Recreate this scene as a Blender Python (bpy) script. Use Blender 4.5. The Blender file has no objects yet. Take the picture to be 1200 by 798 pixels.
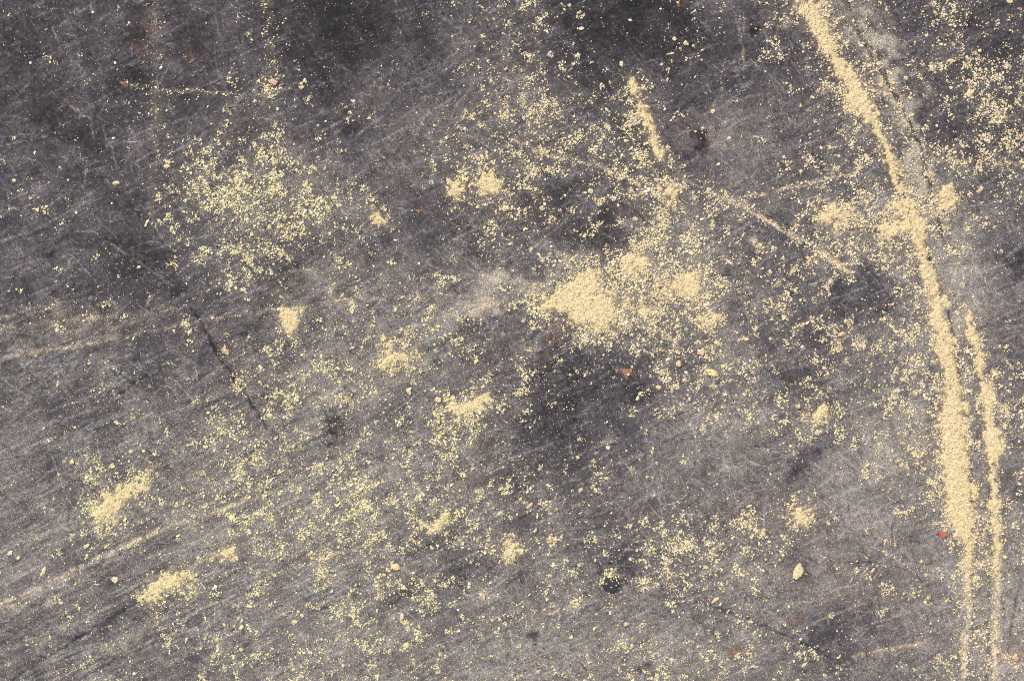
import bpy, bmesh, math
import numpy as np

# ------------------------------------------------------------------ camera, sky, sun, exposure
S = 0.0005                     # metres for one unit of the layout (about half a millimetre)
CX, CY = 600.0, 399.0
scene = bpy.context.scene
col = scene.collection

cam_data = bpy.data.cameras.new("camera")
cam_data.sensor_width = 36.0
cam_data.lens = 72.0
cam_data.clip_start = 0.01
cam_data.clip_end = 200.0
cam = bpy.data.objects.new("camera", cam_data)
cam.location = (0.0, 0.0, 1.2)
cam.rotation_euler = (0.0, 0.0, 0.0)
col.objects.link(cam)
scene.camera = cam

SUN_EL, SUN_AZ = math.radians(58.0), math.radians(-38.0)   # azimuth from +Y (top of the view) towards +X
world = bpy.data.worlds.new("World")
scene.world = world
world.use_nodes = True
wn = world.node_tree
wn.nodes.clear()
sky = wn.nodes.new("ShaderNodeTexSky")
sky.sky_type = 'NISHITA'
sky.sun_disc = False
sky.sun_elevation = SUN_EL
sky.sun_rotation = SUN_AZ
bg = wn.nodes.new("ShaderNodeBackground")
bg.inputs[1].default_value = 0.10
wo = wn.nodes.new("ShaderNodeOutputWorld")
wn.links.new(sky.outputs[0], bg.inputs[0])
wn.links.new(bg.outputs[0], wo.inputs[0])

sun_data = bpy.data.lights.new("sun", 'SUN')
sun_data.energy = 3.6
sun_data.angle = math.radians(0.53)
sun_data.color = (1.0, 0.95, 0.87)
sun = bpy.data.objects.new("sun", sun_data)
sun.rotation_euler = (math.pi / 2 - SUN_EL, 0.0, math.pi - SUN_AZ)
sun.location = (-0.5, 0.6, 1.5)
col.objects.link(sun)

scene.view_settings.view_transform = 'Standard'
scene.view_settings.look = 'None'
scene.view_settings.gamma = 1.0
scene.view_settings.exposure = 0.35
scene.view_settings.use_curve_mapping = False
scene.render.engine = 'CYCLES'
scene.cycles.use_denoising = False
scene.cycles.filter_width = 1.0
scene.cycles.max_bounces = 4

rng = np.random.default_rng(20240611)

# ------------------------------------------------------------------ layout tables
M = 260                                        # how far the detailed layout goes on beyond the view
W, H = 1200 + 2 * M, 798 + 2 * M

# how much loose sand lies where: a digit for each 25 x 25 field, 0 bare ... 9 covered
DENS = """
000000000001 201100011223 342111111212 277512234422
000001100001 200000001223 342211121122 226422123211
010001110000 220000000333 121100022012 335321233433
000100010012 431001100124 432112111111 334642233454
000000232113 432010002223 444434300121 334653323554
100000241011 331111111333 444325420200 223452222355
000001211222 532000113343 444444411111 124453122255
100110023323 553100013454 545444520100 134552144444
123102013565 544322012445 432333563332 233443443333
223200013555 555433122435 442233464443 336666566344
111000113355 455334111234 433412655542 256667563332
000000102245 243233200134 332446666643 335555445211
000001111245 321232212132 444569756343 343556644311
001111001133 211132233234 458977567323 434114652211
112222111212 242343343344 599986676433 443114542421
111011111211 253443345532 335865664533 434343443421
111010100233 334435642331 333234445443 444444466733
111023211134 334444532232 432123244554 324434566644
101111221223 344543234565 432112243454 244334456563
001211212333 334322335653 321112243343 355434556465
102211223355 333332434444 321121211211 242234556465
012444423444 433334444432 222222211111 221233446453
002266632554 454555544443 322431111011 211124337443
012366433344 444555444454 432321111112 331111357542
111354333444 555554445444 342223323342 452111337664
213334322443 455544453345 333343556544 421211215552
212223123434 534434443322 333122344533 422122223542
111331135433 433435443332 333333544344 211212323631
112111133233 343444443234 323332212333 111111223641
000123123233 233444433332 333244212223 221111123542
112212211243 444435443332 232344432232 233211113543
121232111333 345443343322 333433543453 332111123453
"""
# tone of the bare ground, one number for each 100 x 100 field (display grey level), darker towards the top
TONE = [
 [62, 64, 72, 57, 60, 77, 66, 55, 76, 80, 74, 62],
 [72, 75, 80, 82, 90, 88, 74, 72, 92, 92, 78, 76],
 [76, 76, 80, 84, 90, 84, 68, 85, 94, 85, 104, 92],
 [82, 78, 80, 88, 95, 104, 90, 95, 98, 88, 108, 106],
 [88, 90, 92, 100, 95, 90, 80, 84, 104, 86, 104, 100],
 [98, 98, 99, 104, 101, 92, 80, 99, 108, 99, 114, 105],
 [107, 101, 106, 110, 101, 99, 101, 92, 106, 108, 110, 114],
 [104, 109, 110, 112, 109, 109, 114, 111, 107, 104, 111, 117],
]
# dark and pale marks on the ground: x, y, radius x, radius y, turn, change of tone
BLOTS = [
 (375, 55, 66, 70, 0, -10), (400, 20, 40, 30, 0, -8), (735, 22, 92, 50, 0, -10), (690, 468, 76, 88, 8, -20), (1015, 350, 44, 38, 0, -28),
 (388, 502, 16, 16, 0, -48), (160, 44, 22, 14, 30, -14), (222, 68, 20, 12, -30, -10), (412, 144, 20, 15, 0, -20),
 (715, 682, 13, 13, 0, -40), (622, 752, 8, 8, 0, -60), (750, 790, 9, 8, 0, -55), (55, 293, 8, 7, 0, -45), (940, 545, 42, 16, -35, -26), (845, 562, 40, 14, -20, -20),
 (708, 265, 32, 28, 0, -14), (660, 225, 36, 20, -20, -12), (818, 168, 10, 9, 0, -55), (888, 38, 9, 8, 0, -48), (100, 160, 18, 14, 0, -16),
 (210, 345, 10, 8, 0, -16), (930, 437, 40, 14, 0, -14), (540, 665, 26, 14, -10, -22), (460, 700, 34, 10, -35, -14),
 (1195, 310, 14, 30, 0, -34), (735, 655, 30, 18, 0, -14), (600, 560, 30, 26, 0, -12), (640, 510, 40, 40, 0, -9), (885, 445, 18, 14, 0, -14), (1185, 575, 22, 30, 0, -14),
 (850, 510, 70, 50, 0, 10), (585, 345, 55, 18, -20, 26), (870, 155, 60, 40, 0, 8), (1120, 290, 30, 90, 0, 10),
 (1140, 320, 26, 40, 0, 14), (490, 205, 26, 14, 30, 14), (1020, 540, 70, 50, 0, 16), (1000, 600, 50, 30, 0, 10), (300, 770, 60, 25, -20, 10), (560, 770, 60, 25, 0, 9), (130, 470, 50, 30, 0, 6), (230, 470, 40, 18, -25, 8), (800, 260, 16, 14, 0, 14), (20, 540, 40, 30, 0, 8), (880, 345, 40, 30, 0, 8), (1180, 740, 26, 60, 0, 10), (1000, 735, 70, 30, 0, -14), (1085, 700, 40, 30, 0, 8),
 (770, 745, 50, 30, 20, 10), (60, 640, 50, 30, -30, 8), (400, 735, 40, 20, 0, 8), (320, 320, 30, 25, 0, -10), (70, 160, 40, 25, 0, 5),
 (150, 350, 60, 30, 0, -6), (50, 120, 30, 14, -30, -8), (265, 165, 20, 20, 0, -6), (480, 320, 60, 30, 0, -8), (340, 365, 12, 14, 0, 10),
 (230, 770, 14, 9, 0, -20), (115, 745, 50, 14, -25, -12), (30, 735, 40, 10, -25, -10), (1150, 650, 12, 40, 0, -8), (1170, 160, 30, 30, 0, -10),
 (560, 385, 26, 16, 0, -20), (840, 605, 30, 14, 0, -16), (620, 20, 30, 20, 0, 10), (915, 590, 18, 26, 20, -16)]
# rusty brown stains: x, y, rx, ry, turn, strength
RUST = [(168, 48, 14, 16, 20, .75), (172, 52, 5, 6, 0, .8), (222, 66, 18, 9, -30, .85), (830, 155, 22, 8, -20, .45), (300, 125, 22, 12, 0, .3), (322, 95, 10, 16, 0, .5),
        (330, 60, 8, 22, 0, .3), (812, 160, 14, 20, -20, .5), (735, 265, 20, 24, 20, .6), (690, 270, 26, 20, 0, .35), (650, 385, 12, 22, 0, .5), (625, 420, 40, 12, -30, .4),
        (575, 345, 14, 16, 0, .55), (580, 545, 40, 40, 0, .25), (100, 375, 110, 10, -4, .45), (40, 400, 70, 12, -8, .4), (150, 500, 8, 10, 0, .4),
        (270, 440, 60, 30, 0, .2), (440, 130, 40, 16, 0, .35), (370, 10, 18, 12, 30, .6), (385, 12, 10, 10, 0, .5), (935, 726, 12, 5, 0, .7), (730, 690, 20, 10, 0, .35),
        (1055, 758, 34, 5, -12, .55), (970, 775, 20, 6, -20, .4), (1190, 770, 14, 16, 0, .45), (860, 770, 16, 7, -30, .5), (1090, 510, 14, 20, 0, .4),
        (470, 610, 14, 8, 0, .3), (60, 480, 40, 20, -30, .22), (340, 310, 20, 50, 0, .2), (185, 165, 10, 20, 0, .3), (150, 640, 14, 8, -30, .4), (30, 705, 20, 6, -25, .4),
        (160, 35, 60, 25, 0, .25), (560, 240, 60, 60, 0, .22), (880, 590, 60, 25, -10, .25), (960, 640, 30, 20, 0, .2), (1010, 690, 70, 40, 0, .22)]
# dusty smears: x, y, rx, ry, turn, strength
DUST = [(592, 340, 78, 20, -18, 1.1), (400, 345, 120, 30, -8, .25), (440, 420, 130, 50, -15, .28), (430, 570, 160, 60, -15, .25), (330, 640, 120, 40, 0, .25),
        (1050, 115, 18, 55, -25, 1.0), (1022, 60, 18, 65, -28, 1.1), (1072, 185, 18, 55, -15, 1.1), (1125, 300, 24, 80, 0, .35), (1130, 480, 8, 120, 0, .35),
        (1150, 700, 22, 110, 0, .35), (800, 320, 60, 50, 0, .25), (740, 340, 70, 40, -20, .3), (1185, 720, 30, 80, 0, .25), (280, 230, 70, 50, 0, .2),
        (600, 120, 60, 60, 0, .15), (1010, 260, 60, 40, 0, .25), (1060, 510, 60, 40, 0, .2), (260, 560, 100, 60, -20, .2), (100, 380, 120, 16, -5, .25),
        (700, 780, 200, 40, 0, .2), (1020, 700, 60, 20, 0, .15), (590, 520, 50, 20, 0, .12), (150, 640, 120, 10, -30, .25), (70, 690, 90, 8, -30, .25),
        (460, 540, 20, 16, 0, .3), (840, 160, 20, 8, -20, .35), (950, 10, 40, 20, 0, .3)]
# dark cracks and cuts: points, half width, depth (mm), darkness
CRACKS = [
 ([(226, 362), (240, 385), (258, 418), (272, 440), (292, 468), (312, 500), (330, 520)], 1.8, .6, .55),
 ([(985, -20), (1007, 37), (1022, 66), (1035, 92), (1056, 122), (1075, 160), (1085, 200), (1100, 262), (1112, 300)], 1.4, .5, .5),
 ([(1010, 45), (1028, 62), (1040, 95), (1055, 118)], 1.1, .4, .45),
 ([(1020, 145), (1036, 170), (1050, 203), (1062, 232), (1078, 275), (1090, 305), (1103, 340), (1118, 390), (1126, 450), (1133, 510), (1138, 560), (1141, 600)], 1.3, .5, .5),
 ([(1140, 620), (1142, 660), (1141, 700), (1139, 740), (1134, 798), (1123, 900)], 1.3, .4, .26),
 ([(1142, 420), (1150, 460), (1156, 500), (1158, 560), (1161, 610), (1162, 640), (1160, 720), (1157, 798), (1148, 900)], 1.2, .4, .28),
 ([(1194, 688), (1188, 715), (1183, 745), (1181, 765)], .8, .3, .5),
 ([(10, 798), (35, 782), (100, 742), (168, 702)], 1.0, .4, .5), ([(-20, 748), (30, 715), (70, 692)], 1.1, .35, .38), ([(90, 798), (140, 770), (210, 742)], .9, .3, .4),
 ([(140, 462), (160, 448), (195, 430)], 1.3, .4, .42), ([(170, 525), (182, 536), (195, 550)], 1.0, .3, .4), ([(140, 435), (150, 446)], 1., .3, .4),
 ([(40, 70), (75, 52), (120, 30)], .9, .3, .35), ([(135, 85), (160, 65), (200, 48), (260, 10)], 1.0, .3, .35), ([(20, 30), (48, 22)], .8, .25, .3),
 ([(140, 225), (160, 250), (172, 268)], .9, .3, .4), ([(45, 125), (60, 143), (70, 165)], .8, .25, .35), ([(740, 75), (760, 68), (780, 60)], .8, .3, .5),
 ([(20, 215), (18, 245)], .7, .2, .3), ([(27, 280), (28, 335)], .7, .25, .3), ([(815, 705), (840, 712), (870, 724), (905, 738), (945, 755), (975, 772)], 1.2, .4, .38),
 ([(800, 700), (815, 725), (840, 748)], 1.0, .3, .3), ([(830, 230), (850, 233), (900, 256), (945, 285), (985, 310)], 1.4, .45, .28), ([(590, 475), (620, 450), (652, 425)], 1.0, .35, .5),
 ([(400, 470), (430, 458)], 1., .3, .4), ([(480, 422), (520, 400), (540, 392)], 1.1, .35, .38), ([(410, 745), (440, 720), (470, 700), (490, 675)], 1.2, .3, .32), ([(360, 720), (400, 705)], .9, .3, .3),
 ([(1045, 600), (1046, 630)], .7, .2, .3), ([(725, 235), (745, 248), (765, 268)], .8, .3, .35), ([(790, 35), (780, 60)], .6, .2, .2), ([(440, 175), (455, 195)], .7, .25, .3),
 ([(770, 460), (735, 470)], .7, .2, .2), ([(610, 20), (640, 90)], .5, .2, .15), ([(490, 130), (520, 120)], .6, .2, .2), ([(155, 240), (190, 285)], .7, .2, .3), ([(105, 345), (130, 362)], .7, .2, .3), ([(270, 395), (300, 388)], .9, .3, .5)]
# pale scratches with sand rubbed in: points, half width, strength, amount of loose grains
SCRATCH = [
 ([(830, 225), (868, 240), (905, 262), (945, 285), (1000, 322)], 2.5, 1.3, .7), ([(905, 338), (925, 320), (952, 292)], 1.3, .75, .3),
 ([(870, 232), (905, 224), (945, 216), (1000, 204), (1015, 203)], 1.3, .6, .6), ([(880, 282), (893, 290)], 2.0, .8, .3), ([(180, -10), (183, 60), (184, 120), (180, 200), (178, 262)], 5.0, .07, .10),
 ([(140, 96), (180, 105), (240, 108), (310, 112)], 1.5, .22, .25), ([(120, 122), (170, 122)], 1.0, .15, .15), ([(313, -10), (316, 50), (320, 120)], 6.0, .08, .24), ([(600, 165), (650, 182), (700, 195), (745, 214), (780, 236)], 2.2, .6, .8),
 ([(600, 195), (660, 200)], 1.2, .4, .3), ([(1085, 188), (1130, 189), (1200, 192)], 2.0, .45, .7), ([(0, 384), (60, 376), (130, 370), (210, 362)], 1.6, .25, .08), ([(0, 412), (60, 410), (100, 398), (150, 380), (215, 345)], 1.2, .3, .06),
 ([(0, 372), (50, 358), (110, 348)], 1.0, .35, .05), ([(70, 318), (100, 290)], .8, .45, 0), ([(105, 270), (160, 305), (205, 335)], .9, .25, 0), ([(80, 122), (120, 148), (132, 175), (138, 200)], 1.0, .25, 0),
 ([(95, 135), (120, 115)], .8, .2, 0), ([(170, 360), (190, 330)], .8, .4, 0), ([(-20, 714), (40, 690), (80, 671), (115, 652), (150, 637), (190, 620), (250, 600), (320, 575)], 2.2, .62, .14), ([(0, 640), (60, 622), (140, 606), (230, 580), (300, 548)], 1.3, .5, .05), ([(0, 420), (110, 402), (240, 375), (400, 352), (560, 345)], 1.6, .4, .06), ([(150, 560), (260, 520), (400, 470)], 1.0, .4, .04), ([(60, 798), (200, 730), (330, 670), (450, 630)], 1.1, .45, .04), ([(150, 798), (230, 760), (320, 722), (400, 700)], 1.2, .35, .05), ([(0, 760), (70, 738), (150, 700), (250, 650)], 1.0, .3, .03), ([(330, 690), (400, 662), (470, 640)], 1.0, .35, .06), ([(380, 470), (450, 440), (560, 400)], 1.4, .3, .1), ([(-10, 722), (20, 706), (60, 682)], 1.8, .45, .08),
 ([(118, 764), (160, 745), (200, 720)], 1.5, .35, .08), ([(125, 770), (170, 752), (230, 735), (290, 700)], 1.0, .4, .04), ([(235, 798), (250, 765), (262, 745)], 1.2, .45, .15), ([(262, 745), (300, 700)], .9, .35, 0),
 ([(645, 720), (656, 712)], .9, 1.0, 0), ([(600, 730), (660, 705), (690, 690)], .8, .3, 0), ([(815, 733), (830, 745)], .8, .5, 0), ([(560, 798), (640, 770)], .8, .25, 0),
 ([(330, 530), (370, 508), (420, 485)], 1.0, .4, .1), ([(365, 590), (385, 565), (395, 550)], 1.0, .5, .2), ([(395, 610), (398, 630)], 1.0, .5, .3), ([(425, 625), (428, 645)], 1.0, .5, .3), ([(425, 645), (480, 640)], .8, .35, 0),
 ([(1000, 770), (1030, 762), (1060, 756), (1090, 752)], 2.2, .45, .05), ([(1050, 655), (1090, 665), (1125, 675)], 1.6, .3, .02), ([(300, 505), (340, 480)], .8, .3, .05), ([(430, 400), (520, 370), (640, 330)], 3.0, .25, .05),
 ([(1168, 640), (1168, 700), (1166, 760), (1165, 850)], 4.5, .85, .3), ([(1133, 640), (1134, 720), (1130, 798), (1122, 900)], 3.6, 1.0, .3), ([(1000, 30), (1020, 60), (1045, 105), (1062, 150), (1075, 205), (1085, 250)], 10.0, .30, .46), ([(1025, -10), (1050, 40), (1090, 110)], 5.0, .12, .1),
 ([(310, 325), (390, 310)], 1.0, .25, .05), ([(393, 300), (390, 325), (385, 350)], 1.4, .45, .1), ([(660, 715), (700, 700)], .7, .25, 0), ([(445, 175), (460, 198)], .8, .5, 0), ([(0, 660), (80, 610), (160, 580)], .8, .25, 0),
 ([(0, 690), (120, 640), (240, 590)], .9, .25, .03), ([(1040, 160), (1085, 110)], .6, .15, 0), ([(940, 445), (1080, 440)], .8, .15, .05), ([(1025, 545), (1090, 543)], 1.2, .3, .05), ([(850, 120), (900, 110)], .8, .3, 0), ([(865, 20), (872, 80)], 1.0, .3, .05),
 ([(850, 60), (845, 120)], .7, .25, 0), ([(845, 95), (870, 85)], .6, .25, 0), ([(740, 410), (800, 395)], .7, .25, 0), ([(870, 340), (880, 380)], 1.0, .25, .3), ([(750, 435), (766, 410)], .7, .4, 0), ([(868, 298), (878, 345), (885, 372)], 1.0, .2, .3)]

# streaks of sand: centre x, centre y, half width
STREAK_A = [(822, -250, 3), (850, -200, 7), (880, -150, 10), (903, -105, 12), (925, -50, 12), (945, 0, 12.5), (956, 25, 9.5), (967, 50, 7.5), (974, 63, 7), (982, 74, 7), (992, 90, 9), (1001, 104, 11.5), (1009, 120, 11.5), (1018, 134, 6), (1026, 147, 3),
            (1035, 165, 3), (1043, 183, 5), (1048, 200, 4.5), (1057, 226, 4.5), (1066, 248, 8), (1072, 265, 8), (1079, 288, 4.5), (1085, 310, 4.5), (1090, 330, 5), (1097, 350, 7), (1102, 375, 8), (1105, 400, 9),
            (1112, 425, 6), (1118, 450, 7), (1119, 468, 11), (1117, 490, 14), (1118, 510, 15), (1122, 545, 14), (1124, 575, 15), (1125, 600, 16), (1128, 615, 12), (1133, 628, 7), (1135, 640, 4), (1136, 665, 2.5)]
STREAK_B = [(1135, 364, 1.5), (1138, 385, 3), (1143, 400, 4), (1149, 420, 5), (1153, 440, 6), (1158, 470, 6), (1159, 498, 5), (1163, 512, 8), (1166, 524, 9), (1162, 540, 5), (1163, 560, 4), (1166, 590, 5), (1168, 620, 4.5), (1168, 640, 3), (1167, 670, 2.2)]
STUB = [(741, 97, 3), (744, 108, 3.6), (748, 118, 1.5), (755, 132, 4.2), (760, 144, 3.4), (764, 158, 3.0), (769, 170, 3.2), (774, 182, 4.6)]
# patches of sand: name of the label, polygon
PATCHES = [
 ("broad pale yellow sand patch in the middle, the largest of all sand patches", 0, [(630, 360), (642, 350), (658, 341), (668, 333), (682, 322), (695, 313), (704, 320), (707, 332), (700, 338), (714, 346), (726, 356), (722, 372), (708, 390), (692, 387), (675, 379), (669, 366), (655, 363), (638, 369)], None),
 ("wedge of yellow sand touching the upper tip of the largest sand patch", 0, [(722, 304), (738, 291), (752, 292), (758, 302), (764, 314), (750, 321), (736, 318), (727, 313)], None),
 ("feathery sand patch with spiky upper edge, to the left of the long streak's widening", 0, [(958, 253), (968, 248), (974, 236), (982, 246), (994, 243), (998, 252), (994, 261), (980, 266), (970, 260)], None),
 ("thick sand patch leaning against the inner side of the long streak", 0, [(1032, 268), (1046, 262), (1056, 258), (1054, 245), (1046, 242), (1060, 236), (1068, 244), (1073, 262), (1064, 273), (1052, 279), (1040, 280)], None),
 ("small upright sand patch just outside the long streak, beside a dark cut", 0, [(1094, 234), (1104, 223), (1116, 219), (1119, 232), (1112, 245), (1104, 248), (1098, 244)], None),
 ("small round sand heap alone on the dull ground below the speckled field", 0, [(331, 372), (338, 362), (348, 361), (354, 368), (351, 380), (343, 387), (334, 386)], None),
 ("small pointed sand heap with a peak at its upper edge, near the middle left", 0, [(442, 432), (448, 418), (453, 402), (460, 411), (470, 408), (483, 417), (474, 424), (458, 430), (450, 436)], None),
 ("ragged slanting sand patch below the middle, with a sand trail rising to its right", 0, [(520, 489), (528, 480), (545, 474), (556, 464), (574, 462), (577, 470), (566, 478), (548, 484), (538, 497), (530, 492)], None),
 ("long crumbly sand patch slanting upward in the lower left, larger and looser", 0, [(104, 606), (113, 592), (126, 578), (146, 570), (160, 566), (172, 557), (177, 567), (160, 578), (150, 586), (138, 600), (120, 613)], None),
 ("kidney shaped sand heap at the lower left end of a dark cut", 0, [(167, 701), (176, 687), (190, 676), (206, 669), (224, 668), (229, 677), (220, 686), (204, 690), (188, 696), (179, 709), (172, 706)], None),
 ("tiny oval sand heap up to the right of the kidney shaped heap", 0, [(254, 652), (260, 645), (274, 641), (276, 647), (266, 653)], None),
 ("small sand patch above the big oval yellow pebble", 0, [(928, 600), (936, 595), (948, 596), (955, 604), (948, 612), (936, 614)], None),
 ("lumpy sand patch at the upper middle, broader of a neighbouring pair", 0, [(554, 218), (562, 212), (568, 197), (574, 210), (588, 214), (590, 224), (578, 228), (564, 226)], None),
 ("narrow sand clump left of its broader twin at the upper middle", 0, [(525, 218), (533, 213), (542, 220), (540, 232), (535, 238), (528, 228)], None),
 ("small tapering sand clump under the short sand stub", 0, [(782, 224), (792, 221), (797, 230), (792, 243), (786, 244), (783, 236)], None),
 ("round clump of sand standing apart below right of the largest sand patch", 0, [(828, 374), (833, 367), (841, 369), (842, 377), (836, 382), (829, 382)], None),
 ("loose sand patch in the speckled area left of the long streak's lower half", 0, [(944, 488), (952, 482), (966, 479), (972, 486), (962, 493), (950, 493)], None),
 ("small bright sand clump in the speckled lower middle", 0, [(500, 616), (508, 612), (516, 605), (522, 602), (522, 608), (512, 618), (504, 621)], None),
 ("small upright sand clump close to the right side of the speckled field", 0, [(435, 246), (441, 241), (446, 248), (449, 256), (443, 261), (436, 258)], None),
 ("broken sand patch to the right of the largest patch, full of gaps", 0, [(768, 333), (782, 322), (798, 318), (812, 310), (826, 322), (823, 345), (808, 357), (792, 350), (778, 344)], None),
 ("broken sand strip joining the largest patch to its right neighbour", 0, [(724, 352), (738, 346), (752, 354), (764, 366), (756, 374), (742, 366), (728, 364)], None),
 ("pale sand smudge beside the bare patch in the lower middle", 0, [(592, 634), (600, 631), (605, 640), (604, 650), (596, 652), (592, 644)], None),
]

# ------------------------------------------------------------------ numpy helpers
def smooth_resize(a, h, w):
    """cubic resampling of a small table to h x w"""
    def axis(a, n):
        m = a.shape[0]
        x = np.clip((np.arange(n) + .5) * m / n - .5, 0, m - 1)
        i = np.floor(x).astype(int); t = (x - i)[:, None]
        g = lambda k: a[np.clip(i + k, 0, m - 1)]
        p0, p1, p2, p3 = g(-1), g(0), g(1), g(2)
        return p1 + .5 * t * (p2 - p0 + t * (2 * p0 - 5 * p1 + 4 * p2 - p3 + t * (3 * (p1 - p2) + p3 - p0)))
    return axis(axis(a, h).T, w).T

def noise(cell, seed, h=H, w=W, cellx=None):
    r = np.random.default_rng(seed)
    cx = cellx or cell
    n = smooth_resize(r.standard_normal((max(2, int(h / cell) + 2), max(2, int(w / cx) + 2))), h, w)
    return n / (n.std() + 1e-9)

def fbm(cell, seed, octaves=4, gain=.55):
    n = 0
    for k in range(octaves):
        n = n + noise(max(1.2, cell / 2 ** k), seed + 31 * k) * gain ** k
    return n / n.std()

VV, UU = np.mgrid[0:H, 0:W].astype(np.float32)
UU -= M - .5; VV -= M - .5                     # layout coordinates of every raster cell

def sample(a, u, v):
    """bilinear lookup of a raster at layout coordinates"""
    x = np.clip(np.asarray(u) + M - .5, 0, W - 1.001); y = np.clip(np.asarray(v) + M - .5, 0, H - 1.001)
    i = x.astype(int); j = y.astype(int); fx = x - i; fy = y - j
    return (a[j, i] * (1 - fx) + a[j, i + 1] * fx) * (1 - fy) + (a[j + 1, i] * (1 - fx) + a[j + 1, i + 1] * fx) * fy

WX = 6 * noise(26, 5) + 2.6 * noise(7, 6) + 1.2 * noise(3, 7)
WY = 6 * noise(26, 8) + 2.6 * noise(7, 9) + 1.2 * noise(3, 10)

def blot(x, y, rx, ry, turn, warp=1.0, power=1.0):
    a = math.radians(turn); c, s = math.cos(a), math.sin(a)
    R = 3.2 * max(rx, ry) + 20
    x0, x1 = int(max(0, x + M - R)), int(min(W, x + M + R)); y0, y1 = int(max(0, y + M - R)), int(min(H, y + M + R))
    k = min(1.0, min(rx, ry) / 16.0) * warp
    du = UU[y0:y1, x0:x1] + k * WX[y0:y1, x0:x1] - x; dv = VV[y0:y1, x0:x1] + k * WY[y0:y1, x0:x1] - y
    d = ((du * c + dv * s) / rx) ** 2 + ((-du * s + dv * c) / ry) ** 2
    return (slice(y0, y1), slice(x0, x1)), np.exp(-d ** power)

def seg_dist(us, vs, pts):
    """distance to a polyline and the interpolated third value along it"""
    best = np.full(us.shape, 1e9, np.float32); val = np.zeros(us.shape, np.float32)
    for p, q in zip(pts[:-1], pts[1:]):
        dx, dy = q[0] - p[0], q[1] - p[1]
        t = np.clip(((us - p[0]) * dx + (vs - p[1]) * dy) / (dx * dx + dy * dy + 1e-9), 0, 1)
        d = np.hypot(us - p[0] - t * dx, vs - p[1] - t * dy)
        w = p[2] + t * (q[2] - p[2]) if len(p) > 2 else np.zeros_like(d)
        m = d - w < best - val
        best = np.where(m, d, best); val = np.where(m, w, val)
    return best, val

def window(pts, pad):
    xs = [p[0] for p in pts]; ys = [p[1] for p in pts]
    return (slice(int(max(0, min(ys) + M - pad)), int(min(H, max(ys) + M + pad))), slice(int(max(0, min(xs) + M - pad)), int(min(W, max(xs) + M + pad))))

def poly_signed(us, vs, pts):
    """signed distance to a polygon, inside positive"""
    d = np.full(us.shape, 1e9); inside = np.zeros(us.shape, bool)
    n = len(pts)
    for i in range(n):
        (x1, y1), (x2, y2) = pts[i], pts[(i + 1) % n]
        dx, dy = x2 - x1, y2 - y1
        t = np.clip(((us - x1) * dx + (vs - y1) * dy) / (dx * dx + dy * dy + 1e-9), 0, 1)
        d = np.minimum(d, np.hypot(us - x1 - t * dx, vs - y1 - t * dy))
        c = ((y1 > vs) != (y2 > vs)) & (us < (x2 - x1) * (vs - y1) / (y2 - y1 + 1e-12) + x1)
        inside ^= c
    return np.where(inside, d, -d)

# ------------------------------------------------------------------ maps
rows = [r.replace(" ", "") for r in DENS.strip().splitlines()]
DG = np.array([[int(c) for c in r] for r in rows], float)
for r0, r1, c0, c1, up in ((6, 13, 8, 17, 1), (0, 9, 43, 48, 1), (24, 28, 30, 36, 1), (11, 16, 29, 34, 1), (2, 10, 21, 31, .8), (16, 24, 30, 36, .6), (17, 25, 10, 24, .5), (9, 21, 38, 45, .5)):
    DG[r0:r1, c0:c1] += up
for r0, r1, c0, c1, at in ((13, 15, 29, 34, 8), (11, 13, 28, 32, 7.6), (12, 14, 26, 29, 7.5), (15, 16, 28, 31, 7), (8, 10, 9, 12, 7), (10, 12, 11, 14, 6.5), (9, 11, 38, 43, 7), (4, 6, 23, 26, 6), (15, 16, 27, 33, 6.5)):
    DG[r0:r1, c0:c1] = np.maximum(DG[r0:r1, c0:c1], at)
DG = np.clip(DG, 0, 9)
pad = int(round(M / 25.0))
DGp = np.pad(DG, pad, mode='reflect')
dens_digit = smooth_resize(DGp, int(DGp.shape[0] * 25), int(DGp.shape[1] * 25))
oy, ox = pad * 25 - M, pad * 25 - M
# the table has 32 rows of 25 = 800 units; sample it with wandering coordinates so that no field edge shows
jj = np.clip(VV + M + oy + .9 * WY, 0, dens_digit.shape[0] - 1).astype(int); ii = np.clip(UU + M + ox + .9 * WX, 0, dens_digit.shape[1] - 1).astype(int)
digit = dens_digit[jj, ii]
out = np.maximum(np.maximum(-UU, UU - 1200), np.maximum(-VV, VV - 798)).clip(0)      # distance beyond the view
COV = np.array([.003, .016, .042, .098, .185, .32, .48, .66, .80, .92])
cover = np.interp(digit, np.arange(10), COV) * np.exp(-(out / 90.0) ** 2)

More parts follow.
